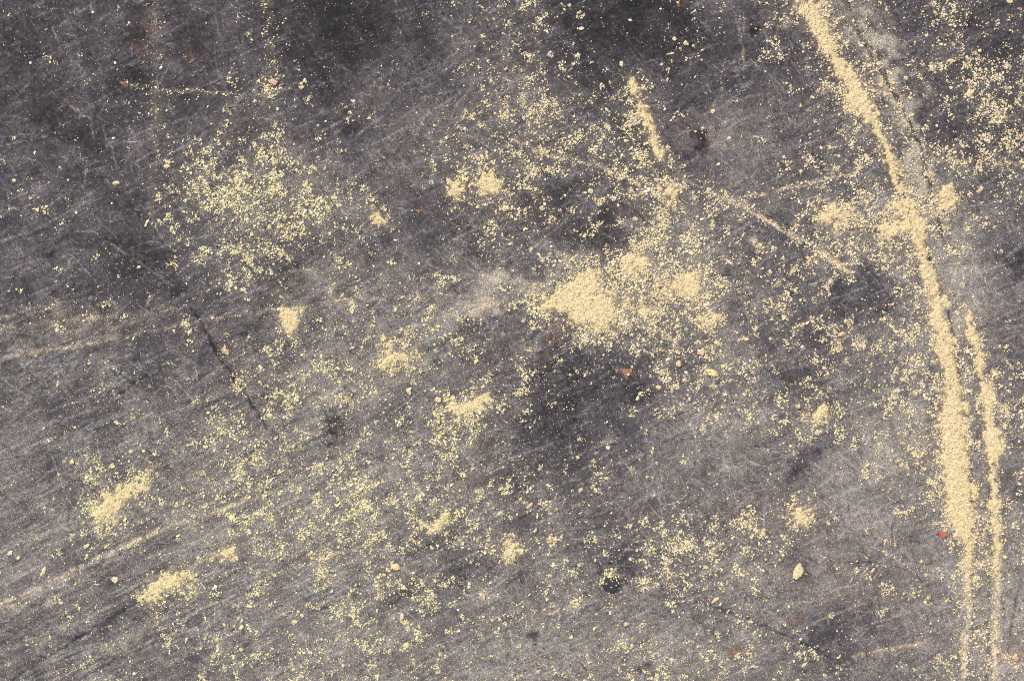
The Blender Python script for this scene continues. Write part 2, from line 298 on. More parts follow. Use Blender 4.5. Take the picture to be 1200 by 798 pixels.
tone = smooth_resize(np.pad(np.array(TONE, float), 3, mode='edge'), 14 * 100, 18 * 100)
tj = np.clip(VV + 300 + 1.6 * WY, 0, 1399).astype(int); ti = np.clip(UU + 300 + 1.6 * WX, 0, 1799).astype(int)
tone = tone[tj, ti]
tone = tone + 5.0 * fbm(70, 21) + 5.5 * fbm(20, 22, 3) + 4.5 * noise(3.4, 23) + 6.0 * noise(1.7, 24)
def rub(angle, length, width, seed):
    a = math.radians(angle); c, s_ = math.cos(a), math.sin(a)
    p = UU * c + VV * s_; q = -UU * s_ + VV * c
    g = noise(width, seed, 2400, 2400, cellx=length)
    return g[np.clip(q - q.min(), 0, 2399).astype(int), np.clip(p - p.min(), 0, 2399).astype(int)]
LOWLEFT = np.clip((VV + .25 * UU - 230) / 300, 0, 1) * np.clip((880 - UU) / 450, .12, 1)
tone = tone + LOWLEFT * .75 * (3.6 * rub(-26, 240, 2.6, 201) + 4.0 * rub(-29, 300, 10, 202) + 2.6 * rub(-16, 160, 1.8, 203) + 2.4 * rub(-38, 120, 1.8, 207)) + (1 - LOWLEFT) * (2.0 * rub(-38, 140, 2.2, 204) + 1.8 * rub(58, 110, 2.0, 205) + 2.0 * rub(-8, 180, 2.4, 206))
for x, y, rx, ry, a, dt in BLOTS:
    s, g = blot(x, y, rx, ry, a, 1.3, 2.6 if dt < 0 else 1.0)
    tone[s] += dt * g * (1.6 if dt > 0 else 1)
rust = np.zeros((H, W)); dust = np.zeros((H, W))
for x, y, rx, ry, a, st in RUST:
    s, g = blot(x, y, rx, ry, a, 1.6); rust[s] = np.maximum(rust[s], st * g)
for x, y, rx, ry, a, st in DUST:
    s, g = blot(x, y, rx, ry, a, 1.5); dust[s] = np.maximum(dust[s], st * g)
rust *= np.clip(.75 + .35 * fbm(7, 41, 3), 0, 1.4)
dust *= np.clip(.8 + .45 * fbm(9, 43, 3), 0, 1.6)
dust = np.clip(dust + .35 * np.clip(cover - .03, 0, .3), 0, 1)

height = .10 * fbm(90, 51, 3) + .06 * fbm(16, 52, 3) + .035 * noise(3.2, 53) + .03 * noise(1.7, 54)        # millimetres
dark = np.zeros((H, W)); pale = np.zeros((H, W)); extra = np.zeros((H, W))
wob_u = .9 * noise(9, 61) + .5 * noise(3, 62); wob_v = .9 * noise(9, 63) + .5 * noise(3, 64)
brk = fbm(9, 65, 3, .8)
for pts, hw, dep, dk in CRACKS:
    s = window(pts, 12)
    d, _ = seg_dist(UU[s] + wob_u[s], VV[s] + wob_v[s], pts)
    g = np.exp(-(d / (hw * 1.15 + .1)) ** 2) * np.clip(.95 + .35 * brk[s], .35, 1.25)
    dark[s] = np.maximum(dark[s], dk * g); height[s] -= dep * g
for pts, hw, st, gr in SCRATCH:
    s = window(pts, 24)
    d, _ = seg_dist(UU[s] + wob_u[s], VV[s] + wob_v[s], pts)
    g = np.exp(-(d / hw) ** 2) * np.clip((.6 if st < .8 else .85) + .5 * brk[s], 0, 1.3)
    pale[s] = np.maximum(pale[s], st * g); height[s] -= .22 * g
    extra[s] = np.maximum(extra[s], gr * np.exp(-(d / (hw + 2.0)) ** 2))
# hairline scuffs, in bundles whose direction changes from place to place
hair = np.zeros((H, W)); hair_d = np.zeros((H, W))
ang_f = noise(260, 71)
ns = 16000
hx = rng.uniform(-60, 1260, ns); hy = rng.uniform(-60, 858, ns)
low_left = np.clip((hy - 250) / 350, 0, 1) * np.clip((900 - hx) / 500, 0, 1)
keep = rng.random(ns) < .6 + .4 * low_left; hx, hy, low_left = hx[keep], hy[keep], low_left[keep]
for x, y, ll in zip(hx, hy, low_left):
    main = rng.random() < .35 + .5 * ll
    a = math.radians(-27 + 7 * rng.standard_normal()) if main else (math.radians(-12 + 8 * rng.standard_normal()) if rng.random() < .3 else rng.uniform(0, math.pi))
    L = rng.gamma(2.0, 15) * (1.2 if main else .7) + 6
    n = int(L * 1.6); t = np.linspace(-.5, .5, n)
    bend = rng.normal(0, .02) * L
    px = x + t * L * math.cos(a) - bend * (t * t) * 4 * math.sin(a); py = y + t * L * math.sin(a) + bend * (t * t) * 4 * math.cos(a)
    st = rng.uniform(.2, 1.0) ** 1.4 * (1 - (2 * t) ** 4) * (rng.random(n) < .85)
    i = (px + M).astype(int); j = (py + M).astype(int)
    ok = (i > 0) & (i < W - 1) & (j > 0) & (j < H - 1)
    tgt = hair_d if rng.random() < .35 else hair
    np.maximum.at(tgt, (j[ok], i[ok]), st[ok])
height -= .05 * hair + .12 * hair_d

# patch and streak outlines; every one becomes an object of its own
eu = 1.5 * noise(5, 81) + 1.3 * noise(2.2, 82); ev = 1.5 * noise(5, 83) + 1.3 * noise(2.2, 84); ragged = fbm(13, 85, 3, .7); rag2 = fbm(5, 86, 2, .8)
beds = []          # (name, label, group, window, signed field in units)
for nm, lab, pts in (("sand_streak", "long bent sand streak running down the right side, widest near its lower end", STREAK_A),
                     ("sand_streak", "thinner second sand streak outside the long one, starting halfway down", STREAK_B),
                     ("sand_streak", "short crumbly sand stub above the middle, peach coloured at its ends", STUB)):
    s = window(pts, 30)
    d, w = seg_dist(UU[s] + .8 * eu[s], VV[s] + .8 * ev[s], pts)
    beds.append((nm, lab, s, w - d + np.minimum(2.2, .28 * w) * ragged[s] + np.minimum(1.6, .22 * w) * rag2[s]))
for lab, _, pts, _2 in PATCHES:
    s = window(pts, 22)
    beds.append(("sand_patch", lab, s, poly_signed(UU[s] + eu[s], VV[s] + ev[s], pts) + 3.0 * ragged[s] + 2.5 * rag2[s] - (5.0 if 'broken' in lab else .6)))
bed_id = np.full((H, W), -1); bed_f = np.full((H, W), -99.0)
for k, (nm, lab, s, f) in enumerate(beds):
    m = (f > bed_f[s])
    bed_f[s] = np.where(m, f, bed_f[s]); bed_id[s] = np.where(m & (f > -2.2), k, bed_id[s])
bed_cover = 1 / (1 + np.exp(-np.clip(bed_f * 1.1 + .2 + .8 * noise(3.5, 88), -30, 30)))       # 1 inside a patch
halo = np.exp(-np.clip(-bed_f, 0, None) / 7.0) * (bed_f > -50)

def lin(c):
    c = np.asarray(c, float) / 255.0
    return np.where(c <= .04045, c / 12.92, ((c + .055) / 1.055) ** 2.4)

# bare ground colour, from the tone table, wear, dust, rust and cuts
GAIN = .60
WARM = np.array([1.07, .985, .90])
t01 = np.clip((tone - 60) / 60, 0, 1)[..., None]
tint = np.array([.985, .942, 1.03]) * (1 - t01) + np.array([1.0, .975, .95]) * t01
base = lin(np.clip(tone, 22, 200)[..., None] * tint) * GAIN * WARM
dustc = np.array([.34, .30, .225])
k = np.clip(dust * .6, 0, .7)[..., None]; base = base * (1 - k) + dustc * k
k = np.clip((rust - .62) * 4, 0, 1)[..., None] * .75; base = base * (1 - k) + np.array([.062, .030, .018]) * k
k = np.clip(rust * .55, 0, .8)[..., None]; base = base * (1 - k) + base * np.array([1.35, .80, .52]) * k
k = np.clip(pale * 1.0, 0, .9)[..., None]; base = base * (1 - k) + np.array([.44, .35, .235]) * k
k = np.clip(hair * .6 * np.clip((tone - 40) / 50, .12, 1), 0, .75)[..., None]; base = base * (1 - k) + np.array([.30, .285, .26]) * k
k = np.clip(np.maximum(dark * 1.9, .8 * hair_d), 0, .9)[..., None]; base = base * (1 - .9 * k)
k = np.clip(bed_cover * 1.0 + .10 * halo, 0, 1)[..., None] * .85; base = base * (1 - k) + np.array([.40, .30, .16]) * k
mean_col = np.median(base[M:-M, M:-M].reshape(-1, 3), 0) * .95

# ------------------------------------------------------------------ materials
def new_mat(name):
    m = bpy.data.materials.new(name); m.use_nodes = True
    nt = m.node_tree; nt.nodes.clear()
    o = nt.nodes.new("ShaderNodeOutputMaterial"); b = nt.nodes.new("ShaderNodeBsdfPrincipled")
    nt.links.new(b.outputs[0], o.inputs[0])
    return m, nt, b

def N(nt, t, **kw):
    n = nt.nodes.new(t)
    for k_, v in kw.items(): setattr(n, k_, v)
    return n

def noise_node(nt, vec, scale, detail=2.0, rough=.6):
    n = N(nt, "ShaderNodeTexNoise"); n.inputs["Scale"].default_value = scale; n.inputs["Detail"].default_value = detail; n.inputs["Roughness"].default_value = rough
    nt.links.new(vec, n.inputs["Vector"]); return n.outputs[0]

def maprange(nt, v, a, b, c, d):
    n = N(nt, "ShaderNodeMapRange"); n.clamp = True
    for i_, x in enumerate((a, b, c, d)): n.inputs[i_ + 1].default_value = x
    nt.links.new(v, n.inputs[0]); return n.outputs[0]

def math_node(nt, op, a, b):
    n = N(nt, "ShaderNodeMath", operation=op)
    for i_, x in enumerate((a, b)):
        if isinstance(x, (int, float)): n.inputs[i_].default_value = x
        else: nt.links.new(x, n.inputs[i_])
    return n.outputs[0]

def ground_material():
    m, nt, b = new_mat("worn_ground")
    tc = N(nt, "ShaderNodeTexCoord"); vec = tc.outputs["Object"]
    at = N(nt, "ShaderNodeAttribute", attribute_name="surface")
    mott = maprange(nt, noise_node(nt, vec, 950, 3, .75), .32, .70, .48, 1.62)         # fine mottling, about a millimetre
    coarse = maprange(nt, noise_node(nt, vec, 190, 3, .6), .3, .7, .75, 1.27)
    mul = math_node(nt, 'MULTIPLY', mott, coarse)
    # rubbed hairlines in three directions
    hairs = None
    for ang, sc, lo in ((27, 1.0, .60), (71, .85, .59), (-35, .9, .59), (9, 1.1, .61), (-63, 1.0, .59), (104, .9, .60), (44, 1.2, .61)):
        mp = N(nt, "ShaderNodeMapping", vector_type='TEXTURE'); mp.inputs["Rotation"].default_value = (0, 0, math.radians(ang)); mp.inputs["Scale"].default_value = (1 / (62 * sc), 1 / (1650 * sc), 1)
        nt.links.new(vec, mp.inputs[0])
        h = maprange(nt, noise_node(nt, mp.outputs[0], 1.0, 1.0, .45), lo, lo + .10, 0, 1)
        hairs = h if hairs is None else math_node(nt, 'MAXIMUM', hairs, h)
    where = maprange(nt, noise_node(nt, vec, 45, 2, .6), .36, .60, .25, 1.0)
    hairs = math_node(nt, 'MULTIPLY', hairs, where)
    mul2 = math_node(nt, 'ADD', mul, math_node(nt, 'MULTIPLY', hairs, .85))
    # mineral specks
    sp = maprange(nt, noise_node(nt, vec, 1500, 0, .5), .66, .76, 0, 1)
    mul3 = math_node(nt, 'ADD', mul2, math_node(nt, 'MULTIPLY', sp, 1.6))
    # soft colour drift between bluish and brownish grey
    drift = noise_node(nt, vec, 320, 2, .6)
    ramp = N(nt, "ShaderNodeValToRGB")
    ramp.color_ramp.elements[0].position = .34; ramp.color_ramp.elements[0].color = (.93, .97, 1.06, 1)
    ramp.color_ramp.elements[1].position = .66; ramp.color_ramp.elements[1].color = (1.07, 1.0, .93, 1)
    nt.links.new(drift, ramp.inputs[0])
    v1 = N(nt, "ShaderNodeVectorMath", operation='MULTIPLY'); nt.links.new(at.outputs["Color"], v1.inputs[0]); nt.links.new(ramp.outputs[0], v1.inputs[1])
    v2 = N(nt, "ShaderNodeVectorMath", operation='SCALE'); nt.links.new(v1.outputs[0], v2.inputs[0]); nt.links.new(mul3, v2.inputs[3])
    nt.links.new(v2.outputs[0], b.inputs["Base Color"])
    b.inputs["Roughness"].default_value = .78
    b.inputs["Specular IOR Level"].default_value = .3
    bmp = N(nt, "ShaderNodeBump"); bmp.inputs["Strength"].default_value = .55; bmp.inputs["Distance"].default_value = .00035
    hgt = math_node(nt, 'ADD', noise_node(nt, vec, 1100, 3, .7), math_node(nt, 'MULTIPLY', hairs, -.25))
    nt.links.new(hgt, bmp.inputs["Height"]); nt.links.new(bmp.outputs[0], b.inputs["Normal"])
    return m

def sand_material():
    m, nt, b = new_mat("sand_grains")
    at = N(nt, "ShaderNodeAttribute", attribute_name="grain")
    tc = N(nt, "ShaderNodeTexCoord")
    f = maprange(nt, noise_node(nt, tc.outputs["Object"], 1700, 1, .5), .3, .7, .86, 1.12)
    v = N(nt, "ShaderNodeVectorMath", operation='SCALE'); nt.links.new(at.outputs["Color"], v.inputs[0]); nt.links.new(f, v.inputs[3])
    nt.links.new(v.outputs[0], b.inputs["Base Color"])
    b.inputs["Roughness"].default_value = .65; b.inputs["Specular IOR Level"].default_value = .35
    return m

def stone_material(name, c1, c2, scale=900, rough=.7, bump=.5):
    m, nt, b = new_mat(name)
    tc = N(nt, "ShaderNodeTexCoord"); vec = tc.outputs["Object"]
    n1 = noise_node(nt, vec, scale, 3, .7)
    ramp = N(nt, "ShaderNodeValToRGB")
    ramp.color_ramp.elements[0].position = .36; ramp.color_ramp.elements[0].color = (*c1, 1)
    ramp.color_ramp.elements[1].position = .60; ramp.color_ramp.elements[1].color = (*c2, 1)
    nt.links.new(n1, ramp.inputs[0]); nt.links.new(ramp.outputs[0], b.inputs["Base Color"])
    b.inputs["Roughness"].default_value = rough; b.inputs["Specular IOR Level"].default_value = .3
    bmp = N(nt, "ShaderNodeBump"); bmp.inputs["Strength"].default_value = bump; bmp.inputs["Distance"].default_value = .0003
    nt.links.new(n1, bmp.inputs["Height"]); nt.links.new(bmp.outputs[0], b.inputs["Normal"])
    return m

MAT_GROUND = ground_material()
MAT_SAND = sand_material()
STONE = {
 'cream': stone_material("cream_stone", (.40, .33, .20), (.70, .59, .37)),
 'yellow': stone_material("yellow_stone", (.42, .32, .16), (.72, .58, .32)),
 'white': stone_material("white_quartz", (.55, .50, .40), (.76, .71, .58)),
 'peach': stone_material("peach_stone", (.42, .28, .17), (.64, .46, .29)),
 'orange': stone_material("dry_leaf_orange", (.17, .075, .04), (.38, .18, .09), 1400),
 'rust': stone_material("rust_flake", (.13, .045, .025), (.32, .11, .06), 1400),
 'red': stone_material("red_paint_chip", (.30, .06, .04), (.48, .13, .09), 700),
 'brown': stone_material("brown_bark", (.10, .05, .03), (.24, .13, .08), 1400),
 'tar': stone_material("black_tar", (.012, .011, .012), (.042, .040, .042), 1300, .6, .8),
}

# ------------------------------------------------------------------ ground sheet
def axis_coords(lo, hi, step):
    core = np.arange(lo, hi + step, step)
    ext = []; d, x = step, 0.0
    while x < 60000:
        d *= 1.22; x += d; ext.append(x)
    ext = np.array(ext)
    return np.concatenate([lo - ext[::-1], core, core[-1] + ext])

def mesh_from_arrays(name, verts, loops, sizes):
    me = bpy.data.meshes.new(name)
    me.vertices.add(len(verts)); me.vertices.foreach_set("co", np.ascontiguousarray(verts, np.float32).ravel())
    loops = np.ascontiguousarray(loops, np.int32).ravel()
    me.loops.add(len(loops)); me.loops.foreach_set("vertex_index", loops)
    n = len(loops) // sizes
    me.polygons.add(n); me.polygons.foreach_set("loop_start", np.arange(0, n * sizes, sizes, dtype=np.int32))
    me.update(calc_edges=True)
    return me

def put_color(me, attr, rgb):
    a = me.attributes.new(attr, 'FLOAT_COLOR', 'POINT')
    c = np.ones((len(rgb), 4), np.float32); c[:, :3] = rgb
    a.data.foreach_set("color", c.ravel())

def link(name, me, mat=None, parent=None):
    o = bpy.data.objects.new(name, me)
    if mat is not None and not me.materials: me.materials.append(mat)
    col.objects.link(o); o.parent = parent
    return o

ux = axis_coords(-24, 1224, 1.5); vy = axis_coords(-24, 822, 1.5)
gu, gv = np.meshgrid(ux, vy)
gout = np.maximum(np.maximum(-gu, gu - 1200), np.maximum(-gv, gv - 798)).clip(0)
fade = np.clip(1 - (gout - 90) / 160.0, 0, 1)
gh = sample(height, gu, gv) * fade
gcol = np.stack([sample(base[..., c], gu, gv) for c in range(3)], -1)
gcol = gcol * fade[..., None] + mean_col * (1 - fade[..., None])
gverts = np.stack([(gu - CX) * S, -(gv - CY) * S, gh * .001], -1).reshape(-1, 3)
nx, ny = len(ux), len(vy)
idx = np.arange(nx * ny).reshape(ny, nx)
quads = np.stack([idx[:-1, :-1], idx[1:, :-1], idx[1:, 1:], idx[:-1, 1:]], -1).reshape(-1, 4)
gm = mesh_from_arrays("ground", gverts, quads, 4)
gm.polygons.foreach_set("use_smooth", np.ones(len(gm.polygons), bool))
put_color(gm, "surface", gcol.reshape(-1, 3))
ground = link("ground", gm, MAT_GROUND)
ground["kind"] = "structure"
ground["label"] = "dark grey scuffed hard ground with scratches and dust"

def ground_z(u, v):
    return sample(height, u, v) * .001

# ------------------------------------------------------------------ sand grains
def ico():
    p = (1 + 5 ** .5) / 2
    v = np.array([(-1, p, 0), (1, p, 0), (-1, -p, 0), (1, -p, 0), (0, -1, p), (0, 1, p), (0, -1, -p), (0, 1, -p), (p, 0, -1), (p, 0, 1), (-p, 0, -1), (-p, 0, 1)], float)
    f = np.array([(0, 11, 5), (0, 5, 1), (0, 1, 7), (0, 7, 10), (0, 10, 11), (1, 5, 9), (5, 11, 4), (11, 10, 2), (10, 7, 6), (7, 1, 8), (3, 9, 4), (3, 4, 2), (3, 2, 6), (3, 6, 8), (3, 8, 9), (4, 9, 5), (2, 4, 11), (6, 2, 10), (8, 6, 7), (9, 8, 1)])
    return v / np.linalg.norm(v[0]), f
def octa():
    v = np.array([(1, 0, 0), (0, 1, 0), (-1, 0, 0), (0, -1, 0), (0, 0, 1), (0, 0, -1)], float)
    f = np.array([(0, 1, 4), (1, 2, 4), (2, 3, 4), (3, 0, 4), (1, 0, 5), (2, 1, 5), (3, 2, 5), (0, 3, 5)])
    return v, f
def boxy():
    v = np.array([(-1, -1, -1), (1, -1, -1), (1, 1, -1), (-1, 1, -1), (-.8, -.8, 1), (.8, -.8, 1), (.8, .8, 1), (-.8, .8, 1)], float) * .72
    f = np.array([(0, 2, 1), (0, 3, 2), (4, 5, 6), (4, 6, 7), (0, 1, 5), (0, 5, 4), (1, 2, 6), (1, 6, 5), (2, 3, 7), (2, 7, 6), (3, 0, 4), (3, 4, 7)])
    return v, f

def grain_arrays(template, u, v, r, z0, colours):
    """one little stone for every (u, v, r): all different, turned and stretched"""
    tv, tf = template
    n, k_ = len(u), len(tv)
    P = tv[None] * (1 + rng.uniform(-.30, .30, (n, k_, 1))) + rng.uniform(-.10, .10, (n, k_, 3))
    st = rng.uniform(.72, 1.5, n)
    P[..., 0] *= st[:, None]; P[..., 1] *= (1 / np.sqrt(st))[:, None]; P[..., 2] *= rng.uniform(.32, .6, n)[:, None]
    a = rng.uniform(0, 2 * math.pi, n)[:, None]; t = rng.normal(0, .3, n)[:, None]
    x, y, z = P[..., 0], P[..., 1], P[..., 2]
    x, z = x * np.cos(t) - z * np.sin(t), x * np.sin(t) + z * np.cos(t)
    x, y = x * np.cos(a) - y * np.sin(a), x * np.sin(a) + y * np.cos(a)
    R = (r * S)[:, None]
    X = ((u - CX) * S)[:, None] + x * R; Y = (-(v - CY) * S)[:, None] + y * R
    Z = (z0 + r * S * .26)[:, None] + z * R
    verts = np.stack([X, Y, Z], -1).reshape(-1, 3)
    tris = (tf[None] + (np.arange(n) * k_)[:, None, None]).reshape(-1, 3)
    t = np.clip((u - .9 * v - 150) / 700, -1, 1)[:, None]          # the sand is peachier up on the right, straw yellow down on the left
    colours = np.clip(colours * np.array([.955, .935, .865]) * (1 + t * np.array([.03, -.025, .03])), .02, .88)
    return verts, tris, np.repeat(colours, k_, 0)

def grain_colours(n, warm=.5):
    pal = np.array([(.71, .63, .41), (.72, .60, .34), (.78, .71, .52), (.80, .76, .64), (.62, .42, .27), (.34, .27, .18), (.54, .46, .30)])
    pr = np.array([.30, .24 + .12 * warm, .17 - .06 * warm, .06, .04, .06, .15]); pr /= pr.sum()
    c = pal[rng.choice(len(pal), n, p=pr)]
    return np.clip(c * rng.normal(1.0, .10, (n, 1)) * rng.normal(1.0, .03, (n, 3)), .02, .85)

def scatter(lam):
    """random places with the given expected number for each raster cell"""
    c = rng.poisson(np.clip(lam, 0, 4))
    j, i = np.nonzero(c)
    rep = c[j, i]; i = np.repeat(i, rep); j = np.repeat(j, rep)
    return i + rng.random(len(i)) - M, j + rng.random(len(j)) - M

class Bag:
    def __init__(self): self.v, self.f, self.c, self.n = [], [], [], 0
    def add(self, v, f, c):
        self.v.append(v); self.f.append(f + self.n); self.c.append(c); self.n += len(v)
    def build(self, name, mat):
        me = mesh_from_arrays(name, np.concatenate(self.v), np.concatenate(self.f), 3)
        put_color(me, "grain", np.concatenate(self.c))
        return link(name, me, mat)

def norm_ppf(p):
    # inverse of the normal distribution, by table
    x = np.linspace(-4, 4, 4001); c = np.cumsum(np.exp(-x * x / 2)); c /= c[-1]
    return np.interp(p, c, x)
cl = fbm(12, 191, 4, .85)
packed = 1 / (1 + np.exp(-np.clip((cl - norm_ppf(np.clip(1 - .82 * np.clip(cover, 0, .97), .02, .9995))) * 9, -30, 30)))     # crumbs and drifts that hang together
clump = np.exp(1.0 * noise(3.6, 91) + .65 * noise(9, 92) + .4 * noise(26, 93)); clump /= clump.mean()
loose = 1.4 * packed * np.clip(.5 + .5 * clump, .15, 1.6) * (cover > .002) + .28 * np.clip(cover, 0, .75) * clump + .8 * extra * np.clip(clump, .3, 2.2)
loose += .38 * np.exp(-np.clip(-bed_f, 0, None) / 4.5) * (bed_f > -40) * np.clip(clump, .1, 2.5)      # spill round the patches
loose = np.clip(loose, 0, 1.9)
inside = bed_cover > .5

sand = Bag()
large_loose = []
for rad, spread, share, tpl in ((2.0, .2, .035, ico()), (1.26, .22, .30, boxy()), (.88, .18, .42, boxy()), (.62, .12, .28, octa())):
    lam = loose * share / (math.pi * rad * rad * .8)
    lam = np.where(inside, 0, lam)
    if rad < 1: lam = lam * (out < 25)
    u, v = scatter(lam)
    r = rad * np.exp(spread * rng.standard_normal(len(u)))
    if rad >= 2:
        seen = (u > 4) & (u < 1196) & (v > 4) & (v < 794)
        order = np.argsort(np.where(seen, -r, 0))[:225]
        pick = np.zeros(len(u), bool); pick[order] = True
        large_loose = list(zip(u[pick], v[pick], r[pick]))
        u, v, r = u[~pick], v[~pick], r[~pick]
    sand.add(*grain_arrays(tpl, u, v, r, ground_z(u, v), grain_colours(len(u))))
# a few grains on the tar spot
tu = np.array([709, 711, 713, 715, 717, 706, 709, 719, 721, 722, 723, 716, 718, 704, 703, 707, 722, 716.5, 725]); tv_ = np.array([668, 667.5, 667, 667, 666.5, 672, 671, 677, 676, 678, 680, 679, 681, 681, 684, 682, 686, 688, 683.])
sand.add(*grain_arrays(boxy(), tu + 0., tv_ + 0., rng.uniform(.8, 1.4, len(tu)), ground_z(tu, tv_) + .00025, grain_colours(len(tu))))
# fine dust-sized grains
fine = (.032 + .10 * LOWLEFT + .16 * np.clip(dust, 0, .6) + .18 * cover) * np.clip(.7 + .5 * noise(2.4, 95) + .3 * noise(12, 96), .05, 3) * (out < 25)
fine = np.where(inside, 0, fine)
u, v = scatter(fine * .45)
r = .52 * np.exp(.2 * rng.standard_normal(len(u)))
gc = np.clip(np.array([.66, .59, .42]) * rng.normal(1, .2, (len(u), 1)), .1, .8)
sand.add(*grain_arrays(octa(), u, v, r, ground_z(u, v), gc))
so = sand.build("sand", MAT_SAND)
so["kind"] = "stuff"; so["label"] = "loose pale yellow sand grains scattered over the dark ground"; so["category"] = "sand"

# patches and streaks: a low bed of packed sand with grains lying on it
bed_h = np.clip(.18 + .20 * np.sqrt(np.clip(bed_f, 0, 14)), 0, .85) + .07 * noise(4, 101) + .05 * noise(2.2, 102)
for kbed, (nm, lab, s, f) in enumerate(beds):
    bag = Bag()
    own = (bed_id[s] == kbed)
    m = own & (f > -1.2) & (bed_cover[s] > .35)
    hh = np.where(m, bed_h[s] * np.clip((f + 1.2) / 2.2, .0, 1), -.35)
    js, is_ = np.nonzero(m)
    # raster cells become quads; corner heights come from the neighbouring cells
    hp = np.pad(hh, 1, constant_values=-.35)
    cor = np.minimum(np.minimum(hp[:-1, :-1], hp[1:, :-1]), np.minimum(hp[:-1, 1:], hp[1:, 1:])) * .35 + (hp[:-1, :-1] + hp[1:, :-1] + hp[:-1, 1:] + hp[1:, 1:]) * .1625
    hgt_, wid = m.shape
    cu = np.arange(wid + 1) + s[1].start - M; cv = np.arange(hgt_ + 1) + s[0].start - M
    CU, CV = np.meshgrid(cu, cv)
    used = np.zeros((hgt_ + 1, wid + 1), bool)
    for dj in (0, 1):
        for di in (0, 1): used[js + dj, is_ + di] = True
    num = np.full(used.shape, -1); num[used] = np.arange(used.sum())
    bu, bv = CU[used].astype(float), CV[used].astype(float)
    bz = ground_z(bu, bv) + cor[used] * .001
    a_, b_, c_, d_ = num[js, is_], num[js + 1, is_], num[js + 1, is_ + 1], num[js, is_ + 1]
    tr = np.concatenate([np.stack([a_, b_, c_], -1), np.stack([a_, c_, d_], -1)])
    bc = np.array([.59, .465, .25]) * np.random.default_rng(kbed).normal(1, .10, (len(bu), 1)) * np.where(np.random.default_rng(kbed + 77).random((len(bu), 1)) < .09, .5, 1)
    bag.add(np.stack([(bu - CX) * S, -(bv - CY) * S, bz], -1), tr, bc)
    sub = np.zeros((H, W)); sub[s] = np.where(own & inside[s], np.clip(.35 + bed_cover[s] * .65, 0, 1), 0)
    for rad, share, tpl in ((1.2, .16, boxy()), (.85, .50, boxy())):
        u, v = scatter(sub * share * .95 / (math.pi * rad * rad * .8))
        r = rad * np.exp(.2 * rng.standard_normal(len(u)))
        z = ground_z(u, v) + sample(np.where(bed_f > -1.2, bed_h * np.clip((bed_f + 1.2) / 2.2, 0, 1), 0), u, v) * .001
        bag.add(*grain_arrays(tpl, u, v, r, z - .36 * r * S, grain_colours(len(u), 1.0) * np.array([1.0, .97, .92])))
    o = bag.build(nm, MAT_SAND)
    o["kind"] = "stuff"; o["label"] = lab; o["category"] = "sand"

# ------------------------------------------------------------------ pebbles, flakes, splinters
def finish(name, bm, mat, u, v, lift, label, cat, group=None):
    me = bpy.data.meshes.new(name); bm.to_mesh(me); bm.free()
    o = link(name, me, mat)
    o.location = ((u - CX) * S, -(v - CY) * S, float(ground_z(np.array([u]), np.array([v]))[0]) + lift)
    o["label"] = label; o["category"] = cat
    if group: o["group"] = group
    return o

def lumpy(L, Wd, ht, seed, level=3, rough=.16):
    """an uneven stone, L and Wd its half axes in layout units"""
    r = np.random.default_rng(seed)
    bm = bmesh.new(); bmesh.ops.create_icosphere(bm, subdivisions=level, radius=1.0)
    k1 = r.standard_normal((7, 3)) * 1.9; ph = r.uniform(0, 6.28, 7); k2 = k1 * 4.1
    cut = r.standard_normal((5, 3)); cut /= np.linalg.norm(cut, axis=1)[:, None]
    for vt in bm.verts:
        p = np.array(vt.co)
        for c in cut:                                   # facets
            d = p @ c
            if d > .78: p = p - c * (d - .78) * .8
        p = p * (1 + rough * np.sin(k1 @ p + ph).sum() / 3.2 + .45 * rough * np.sin(k2 @ p + ph).sum() / 3.2)
        vt.co = (p[0] * L * S, p[1] * Wd * S, p[2] * ht * S)
    for f in bm.faces: f.smooth = True
    return bm

def stone(u, v, L, Wd, turn, kind, label, seed, rough=.16, name="pebble", cat="pebble"):
    ht = min(L, Wd) * .48
    o = finish(name, lumpy(L, Wd, ht, seed, rough=rough), STONE[kind], u, v, ht * S * .55, label, cat)
    o.rotation_euler = (0, 0, math.radians(-turn))
    return o

